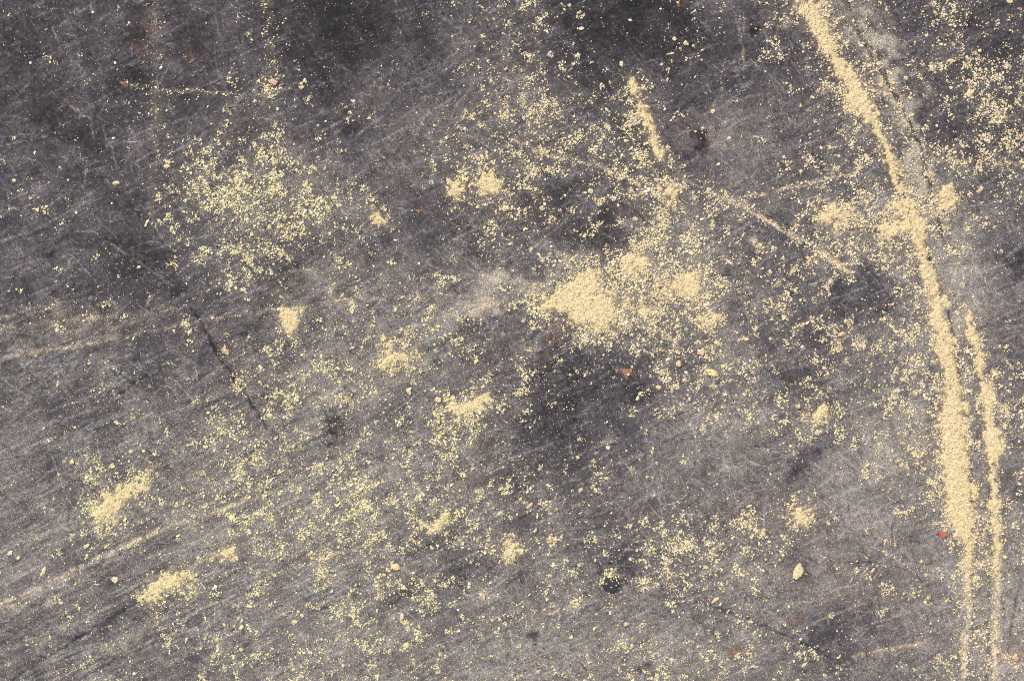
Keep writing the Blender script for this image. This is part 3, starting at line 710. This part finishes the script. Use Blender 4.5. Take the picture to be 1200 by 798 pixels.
def flake(u, v, pts, kind, label, seed, name="leaf_fragment", cat="leaf", thick=.5, curl=.05):
    """a thin curled chip from an outline (layout units about its middle)"""
    r = np.random.default_rng(seed)
    P = []
    if len(pts) == 10:                                  # a torn scrap: its own irregular outline
        R0 = max(abs(q) for p in pts for q in p) * .80; ang = np.sort(r.uniform(0, 2 * math.pi, 7) * .35 + np.arange(7) * 2 * math.pi / 7 * .65 + r.uniform(0, 6.28))
        rr = r.uniform(.5, 1.0, 7) * R0; tt = r.uniform(0, 3.14)
        q = np.stack([rr * np.cos(ang) * 1.25, rr * np.sin(ang) * .7], -1)
        pts = [(a * math.cos(tt) - b * math.sin(tt), a * math.sin(tt) + b * math.cos(tt)) for a, b in q]
    n = len(pts)
    for i in range(n):                                  # ragged edge: two points for each side
        a, b = np.array(pts[i], float), np.array(pts[(i + 1) % n], float)
        P.append(a); P.append((a + b) / 2 + r.normal(0, .12, 2) * np.linalg.norm(b - a))
    P = np.array(P); R = np.abs(P).max()
    bm = bmesh.new()
    def zz(p): return (.9 + curl * (p[0] ** 2 - .4 * p[1] ** 2) / max(R, 1) + r.normal(0, .12)) * S
    top = []; bot = []
    rings = (1.0, .55)
    for q in rings:
        top.append([bm.verts.new((p[0] * q * S, -p[1] * q * S, zz(p * q) + thick * S)) for p in P])
        bot.append([bm.verts.new((p[0] * q * S, -p[1] * q * S, t_.co.z - thick * S)) for p, t_ in zip(P, top[-1])])
    ct = bm.verts.new((0, 0, (1.2 + thick) * S)); cb = bm.verts.new((0, 0, .9 * S))
    m_ = len(P)
    for i in range(m_):
        j = (i + 1) % m_
        bm.faces.new((top[0][i], top[1][i], top[1][j], top[0][j])); bm.faces.new((bot[0][j], bot[1][j], bot[1][i], bot[0][i]))
        bm.faces.new((top[1][i], ct, top[1][j])); bm.faces.new((bot[1][j], cb, bot[1][i]))
        bm.faces.new((top[0][j], bot[0][j], bot[0][i], top[0][i]))
    bmesh.ops.recalc_face_normals(bm, faces=bm.faces)
    return finish(name, bm, STONE[kind], u, v, -.4 * S, label, cat)

PEBBLES = [   # x, y, half length, half width, turn, look, label
 (936, 669, 12.5, 6.2, -60, 'yellow', "large flat oval yellow pebble lying alone, the biggest stone of all"),
 (52, 669, 6.5, 3.4, -62, 'cream', "slanting oblong cream pebble near the left edge, below smaller ones"),
 (135, 679, 4.6, 4.0, 20, 'cream', "three cornered cream pebble left of the kidney shaped sand heap"),
 (12, 648, 4.4, 3.2, -20, 'cream', "oval pebble closest to the left edge in the lower part"),
 (22, 654, 3.4, 2.8, 0, 'cream', "round cream pebble with tan tip, just right of the oval edge pebble"),
 (137, 215, 5.4, 3.4, -10, 'cream', "cream pebble alone on a dark smudge in the upper left"),
 (412, 433, 3.2, 3.0, 0, 'cream', "small round cream pebble left of the pointed sand heap"),
 (316, 487, 4.0, 3.0, 0, 'cream', "small flat pebble right of the dark diagonal crack's lower end"),
 (838, 703, 5.4, 3.2, -35, 'yellow', "slanting yellow pebble below the grain band, right of the tar spot"),
 (1022, 669, 5.2, 2.2, -50, 'yellow', "narrow slanting yellow pebble right of the biggest oval pebble"),
 (878, 593, 3.8, 2.8, -20, 'cream', "cream pebble alone on plain grey ground above the grain band"),
 (645, 632, 2.8, 4.8, 0, 'peach', "upright tan pebble left above the black tar spot"),
 (196, 195, 5.2, 3.0, -5, 'yellow', "flat yellow pebble at the upper left edge of the speckled field"),
 (109, 15, 2.4, 2.2, 0, 'white', "bright white round grit in the upper left corner area"),
 (36, 74, 2.2, 2.0, 0, 'white', "white grit below the dark cut near the left edge, upper corner"),
 (135, 74, 2.2, 2.0, 0, 'white', "white grit left below the two rusty stains"),
 (681, 34, 4.2, 2.8, 0, 'cream', "oval cream pebble left of the dark stain at the top"),
 (728, 75, 2.6, 4.0, 20, 'cream', "upright cream pebble at the lower rim of the top dark stain"),
 (790, 46, 3.0, 3.2, 0, 'cream', "cream pebble under two red chips near the top"),
 (804, 51, 3.6, 3.0, 30, 'yellow', "yellowish knobbly pebble right of the cream one under red chips"),
 (786, 63, 4.8, 1.8, -8, 'cream', "thin lying cream pebble below the knobbly yellowish one"),
 (835, 131, 3.2, 4.0, 30, 'yellow', "yellow pebble alone right of the sand stub's middle"),
 (842, 193, 3.4, 2.4, -30, 'cream', "cream pebble below the brownish hollow right of the sand stub"),
 (855, 162, 3.2, 2.0, -40, 'cream', "small slanting pebble on the pale scuff right of the brownish hollow"),
 (769, 211, 4.2, 3.8, 0, 'peach', "round peach pebble under the sand stub"),
 (774, 223, 4.6, 3.0, 30, 'peach', "pinkish lying pebble just below the round peach one"),
 (635, 244, 3.6, 3.8, 0, 'peach', "peach pebble on dark ground left of the largest sand patch's top"),
 (744, 257, 3.6, 3.2, 0, 'peach', "peach pebble on the rusty dark stain above the sand wedge"),
 (692, 224, 4.0, 3.4, 0, 'cream', "cream pebble in the dark speckled area left of the sand stub's foot"),
 (986, 392, 5.6, 4.0, -20, 'peach', "pinkish crumbly pebble below the round dark stain"),
 (1148, 223, 5.6, 3.2, -30, 'peach', "slanting pink pebble right of the small upright sand patch"),
 (1183, 2, 4.4, 3.4, 0, 'yellow', "yellow pebble cut by the top edge near the corner"),
 (1137, 109, 5.0, 3.6, -60, 'yellow', "knobbly yellow pebble in the speckles at the upper right"),
 (1113, 72, 4.2, 3.2, -10, 'yellow', "yellow pebble above the knobbly one at the upper right"),
 (1062, 92, 4.0, 3.0, 0, 'cream', "cream pebble right of the long streak's upper swelling"),
 (1032, 100, 3.6, 3.4, 0, 'peach', "peach pebble in the scuffed track beside the streak's upper swelling"),
 (1037, 110, 4.4, 3.0, 50, 'peach', "pinkish pebble at the end of the scuffed track's dark cut"),
 (464, 665, 6.4, 3.4, -20, 'yellow', "long knobbly yellow pebble in the lower middle left"),
 (471, 722, 3.4, 4.6, 20, 'cream', "upright sandy pebble low in the middle left"),
 (476, 756, 3.6, 4.0, 30, 'yellow', "yellow sandy pebble directly below the upright sandy one"),
 (439, 780, 4.4, 2.6, 10, 'yellow', "lying yellow pebble near the bottom edge, middle left"),
 (345, 728, 3.8, 2.8, -30, 'yellow', "yellow pebble left at the end of the lower dark scuff"),
 (354, 721, 2.8, 2.4, 0, 'cream', "smaller pebble touching the upper right of the scuff's yellow one"),
 (567, 699, 2.8, 4.0, 10, 'peach', "upright tan pebble in the plain grey lower middle"),
 (735, 731, 5.0, 3.6, -20, 'peach', "tan knobbly pebble below the black tar spot"),
 (669, 747, 3.4, 2.6, -30, 'cream', "cream pebble right of the small dark blot near the bottom"),
 (631, 787, 4.0, 2.8, -30, 'peach', "tan pebble near the bottom edge below the small dark blot"),
 (1190, 769, 4.4, 4.0, 0, 'peach', "orange tan lump at the lower right corner"),
 (943, 779, 4.8, 2.4, -40, 'yellow', "slanting yellow pebble in the lower right under the dark cut"),
 (72, 706, 4.2, 2.2, 10, 'cream', "lying cream pebble below the slanting oblong one at left"),
 (219, 749, 2.8, 2.6, 0, 'cream', "round cream pebble below the kidney shaped sand heap"),
 (263, 732, 2.8, 2.2, 40, 'cream', "small cornered pebble right of the round one below the heap"),
 (713, 525, 3.2, 2.6, 0, 'cream', "cream pebble at the lower rim of the big dark stain"),
 (772, 454, 4.2, 2.6, 20, 'yellow', "yellow pebble just right of the big dark stain"),
 (785, 444, 3.2, 3.0, 0, 'yellow', "round yellow pebble up right of the stain's yellow neighbour"),
 (747, 467, 2.2, 3.6, 20, 'cream', "thin upright pebble on the big dark stain's right rim"),
 (680, 574, 5.4, 2.6, -50, 'yellow', "slanting yellow pebble below the speckle cluster under the dark stain"),
 (17, 212, 2.8, 2.6, 0, 'cream', "small pale pebble at the left edge, upper third"),
 (163, 313, 3.0, 3.0, 0, 'cream', "pale pebble alone among scratches, left third"),
 (1178, 653, 3.4, 2.8, 0, 'cream', "cream pebble outside the second streak's lower end"),
 (131, 546, 5.4, 3.4, -45, 'yellow', "slanting yellow pebble above the long crumbly sand patch"),
 (168, 529, 3.2, 3.2, 0, 'yellow', "yellow pebble at the upper end of a short dark cut, left"),
 (84, 541, 3.4, 2.8, 0, 'yellow', "left yellow pebble of the loose row above the crumbly sand patch"),
 (153, 529, 2.8, 2.4, 0, 'cream', "cream pebble left of the short dark cut's yellow pebble"),
 (263, 411, 5.0, 4.0, 30, 'peach', "tan lump beside the dark diagonal crack"),
 (102, 640, 4.6, 2.2, -20, 'cream', "pale lying pebble below the long crumbly sand patch"),
 (513, 468, 4.6, 4.2, 0, 'yellow', "knobbly yellow pebble at the upper left of the ragged sand patch"),
 (531, 467, 3.6, 3.0, 0, 'yellow', "smaller yellow pebble on top of the ragged sand patch's left end"),
 (480, 458, 4.0, 5.0, 0, 'yellow', "pale yellow lump below right of the pointed sand heap"),
 (558, 424, 5.0, 3.0, -40, 'yellow', "slanting yellow lump right of the pointed sand heap"),
 (241, 524, 3.4, 3.0, 0, 'yellow', "round yellow pebble in the speckles below the diagonal crack"),
 (594, 245, 4.2, 3.6, 0, 'yellow', "yellow pebble right below the broad clump at the upper middle"),
 (320, 96, 5.2, 4.0, 30, 'peach', "tan lump with brown rim, upper left beside the dark stain"),
 (841, 402, 4.0, 3.4, 0, 'yellow', "yellow lump below the round clump of sand"),
 (795, 427, 3.8, 5.0, 0, 'peach', "upright tan lump right above the big dark stain"),
 (834, 436, 7.4, 4.4, 0, 'yellow', "widest yellow sand lump right of the big dark stain"),
 (822, 412, 4.4, 4.8, 0, 'peach', "warm tan lump above the widest yellow lump"),
 (936, 476, 4.0, 3.0, 0, 'yellow', "round yellow lump left of the loose sand patch by the streak"),
 (738, 24, 2.4, 1.8, 0, 'white', "white grit on the dark stain at the top"),
]
for i, (x, y, L, wd, a, kind, lab) in enumerate(PEBBLES):
    crumb = 'lump' in lab or 'knobbly' in lab or 'crumbly' in lab
    stone(x, y, L * .82, wd * .82, a, kind, lab, 900 + i, rough=.55 if crumb else .30, name="sand_clod" if crumb else "pebble", cat="sand clod" if crumb else "pebble")

star = [(-5, -4.4), (-1, -3.2), (4.5, -4.8), (5.2, 0), (2.2, 3.8), (.2, 9.0), (-1.4, 9.2), (-1.6, 4.0), (-4.2, 2.4)]
tri = [(-6, -1), (-2, -2.4), (5.5, -3.2), (6, 1.8), (2, 3.6), (-2, .8)]
rag = [(-5, -1.5), (-1.5, -2.2), (.5, -4.6), (2.2, -1.8), (5, -2.4), (3.0, 1.2), (3.4, 3.6), (-.6, 1.9), (-2.6, 3.8), (-2.4, .6)]
lng = [(-7, -1.6), (-2, -2.4), (4, -2.0), (7.4, .2), (3, 2.2), (-3, 1.8)]
def turned(p, a, k=1.0):
    c, s = math.cos(math.radians(a)), math.sin(math.radians(a))
    return [((x * c - y * s) * k, (x * s + y * c) * k) for x, y in p]
FLAKES = [
 (735, 436, star, 'orange', "bright orange dry leaf scrap with short stalk on the big dark stain", "leaf_fragment", "leaf"),
 (1103, 626, tri, 'red', "red pointed chip beside the lower end of the long streak", "paint_chip", "chip"),
 (647, 375, rag, 'rust', "dark rusty scrap under the left tip of the largest sand patch", "leaf_fragment", "leaf"),
 (649, 397, turned(rag, 40, .9), 'orange', "rusty orange scrap just below the dark rusty one", "leaf_fragment", "leaf"),
 (656, 404, turned(rag, 110, .8), 'rust', "small brown scrap to the right below the rusty orange one", "leaf_fragment", "leaf"),
 (631, 533, turned(rag, 20, 1.0), 'orange', "orange brown scrap alone left of the plain grey area", "leaf_fragment", "leaf"),
 (621, 592, turned(lng, -40, 1.0), 'peach', "slanting tan wood splinter with sand, below the orange brown scrap", "wood_splinter", "splinter"),
 (144, 97, turned(lng, -8, .9), 'orange', "orange scrap at the start of a pale scratch, upper left", "leaf_fragment", "leaf"),
 (269, 125, turned(lng, 0, .75), 'orange', "small orange scrap below the pale scratch, upper left", "leaf_fragment", "leaf"),
 (220, 122, turned(rag, 0, .7), 'orange', "faint orange scrap left of the small orange one, upper left", "leaf_fragment", "leaf"),
 (440, 227, turned(rag, 10, 1.1), 'orange', "orange brown scrap above the small clump beside the speckled field", "leaf_fragment", "leaf"),
 (491, 247, turned(lng, -5, .75), 'orange', "orange sliver left of the narrow sand clump", "leaf_fragment", "leaf"),
 (796, 7, turned(rag, 80, .8), 'rust', "dull red chip nearest the top edge, on the dark stain's rim", "paint_chip", "chip"),
 (797, 38, turned(rag, 10, .7), 'rust', "lower dull red chip above the cream pebbles near the top", "paint_chip", "chip"),
 (791, 142, turned(rag, 30, .8), 'orange', "orange scrap right of the sand stub's middle", "leaf_fragment", "leaf"),
 (781, 203, turned(rag, 0, 1.0), 'orange', "reddish orange scrap where the sand stub ends", "leaf_fragment", "leaf"),
 (702, 700, turned(rag, 0, .75), 'orange', "orange scrap directly below the black tar spot", "leaf_fragment", "leaf"),
 (717, 706, turned(lng, 60, .5), 'orange', "tiny orange sliver right below the tar spot's orange scrap", "leaf_fragment", "leaf"),
 (708, 712, turned(lng, -50, .5), 'peach', "tiny tan sliver lowest of three scraps under the tar spot", "wood_splinter", "splinter"),
 (936, 727, turned(lng, 5, 1.0), 'brown', "dark brown scrap below the biggest oval pebble", "leaf_fragment", "leaf"),
 (172, 44, turned(rag, 0, .8), 'brown', "dark brown scrap on the rusty stain at upper left", "leaf_fragment", "leaf"),
 (225, 72, turned(lng, -40, 1.0), 'brown', "brown sliver on the second rusty stain at upper left", "leaf_fragment", "leaf"),
 (381, 11, turned(rag, 0, .9), 'rust', "rusty scrap on the dark stain near the top edge, left half", "leaf_fragment", "leaf"),
 (93, 487, turned(rag, 0, .7), 'orange', "reddish scrap on the bare ground at the left", "leaf_fragment", "leaf"),
 (744, 612, turned(rag, 50, .8), 'orange', "orange scrap above the grain band in the lower right middle", "leaf_fragment", "leaf"),
 (806, 614, turned(rag, 70, .7), 'peach', "pinkish chip above the grain band's right half", "stone_chip", "chip"),
 (862, 764, turned(lng, -10, 1.1), 'orange', "orange streaky scrap near the bottom, right of the middle", "leaf_fragment", "leaf"),
 (620, 411, turned(lng, 0, .8), 'peach', "tan sliver left of the rusty scraps below the largest sand patch", "wood_splinter", "splinter"),
 (172, 262, turned([(-6, -1), (0, -1.8), (6.5, -1.2), (7, .8), (0, 1.2), (-5, 1.6)], -58), 'cream', "cream curved sliver at the end of a dark scratch, left", "wood_splinter", "splinter"),
 (470, 349, turned([(-6, -.8), (0, -1.5), (6, -1), (6, .8), (0, 1), (-5, 1.2)], -22), 'cream', "thin cream sliver left of the pale dusty smear", "wood_splinter", "splinter"),
 (238, 686, turned([(-7, -.6), (0, -1.1), (7, -.8), (7, .6), (0, .8), (-7, .8)], 50, .9), 'cream', "pale thin sliver touching the right end of the kidney shaped heap", "wood_splinter", "splinter"),
 (990, 252, turned(rag, 0, .4), 'rust', "speck of rust on the feathery sand patch", "leaf_fragment", "leaf"),
]
for i, (x, y, pts, kind, lab, nm, cat) in enumerate(FLAKES):
    flake(x, y, pts if i < 2 else turned(pts, 0, .8), kind, lab, 500 + i, nm, cat)

def tar(u, v, rx, ry, label, seed):
    r = np.random.default_rng(seed)
    bm = bmesh.new(); n = 40
    ph = r.uniform(0, 6.28, 5); am = r.uniform(.01, .05, 5)
    rings = []
    for q, h in ((1.0, -.3), (.98, .25), (.85, .42), (.5, .45), (.22, .5)):
        ring = []
        for i in range(n):
            t = 2 * math.pi * i / n
            k_ = 1 + sum(am[j] * math.sin((j + 2) * t + ph[j]) for j in range(5))
            ring.append(bm.verts.new((rx * q * (k_ + (r.normal(0, .035) if q > .9 else 0)) * math.cos(t) * S, ry * q * (k_ + (r.normal(0, .035) if q > .9 else 0)) * math.sin(t) * S, (h + r.normal(0, .10) * (q < .95)) * S)))
        rings.append(ring)
    for a, b in zip(rings[:-1], rings[1:]):
        for i in range(n):
            j = (i + 1) % n; bm.faces.new((a[i], a[j], b[j], b[i]))
    bm.faces.new(rings[-1])
    for f in bm.faces: f.smooth = True
    return finish("tar_spot", bm, STONE['tar'], u, v, 0, label, "tar spot")
tar(715, 683, 11, 11.5, "round black tar spot with a few pale grains on it", 1)

# the largest loose grains, each one an object
protos = []
for k_ in range(8):
    r_ = np.random.default_rng(300 + k_)
    bm = lumpy(1.0, .8, .62, 300 + k_, level=1, rough=.25)
    for f in bm.faces: f.smooth = False
    me = bpy.data.meshes.new("sand_grain"); bm.to_mesh(me); bm.free()
    me.materials.append(STONE[('cream', 'yellow', 'cream', 'yellow', 'cream', 'cream', 'yellow', 'peach')[k_]])
    protos.append(me)
for i, (u, v, r) in enumerate(large_loose):
    o = bpy.data.objects.new("sand_grain", protos[i % 8]); col.objects.link(o)
    o.scale = (r, r, r)
    o.location = ((u - CX) * S, -(v - CY) * S, float(ground_z(np.array([u]), np.array([v]))[0]) + r * .35 * S)
    o.rotation_euler = (0, 0, rng.uniform(0, 6.28))
    o["label"] = "coarse loose sand grain, larger than the sand around it"; o["category"] = "sand grain"; o["group"] = "coarse loose sand grains"
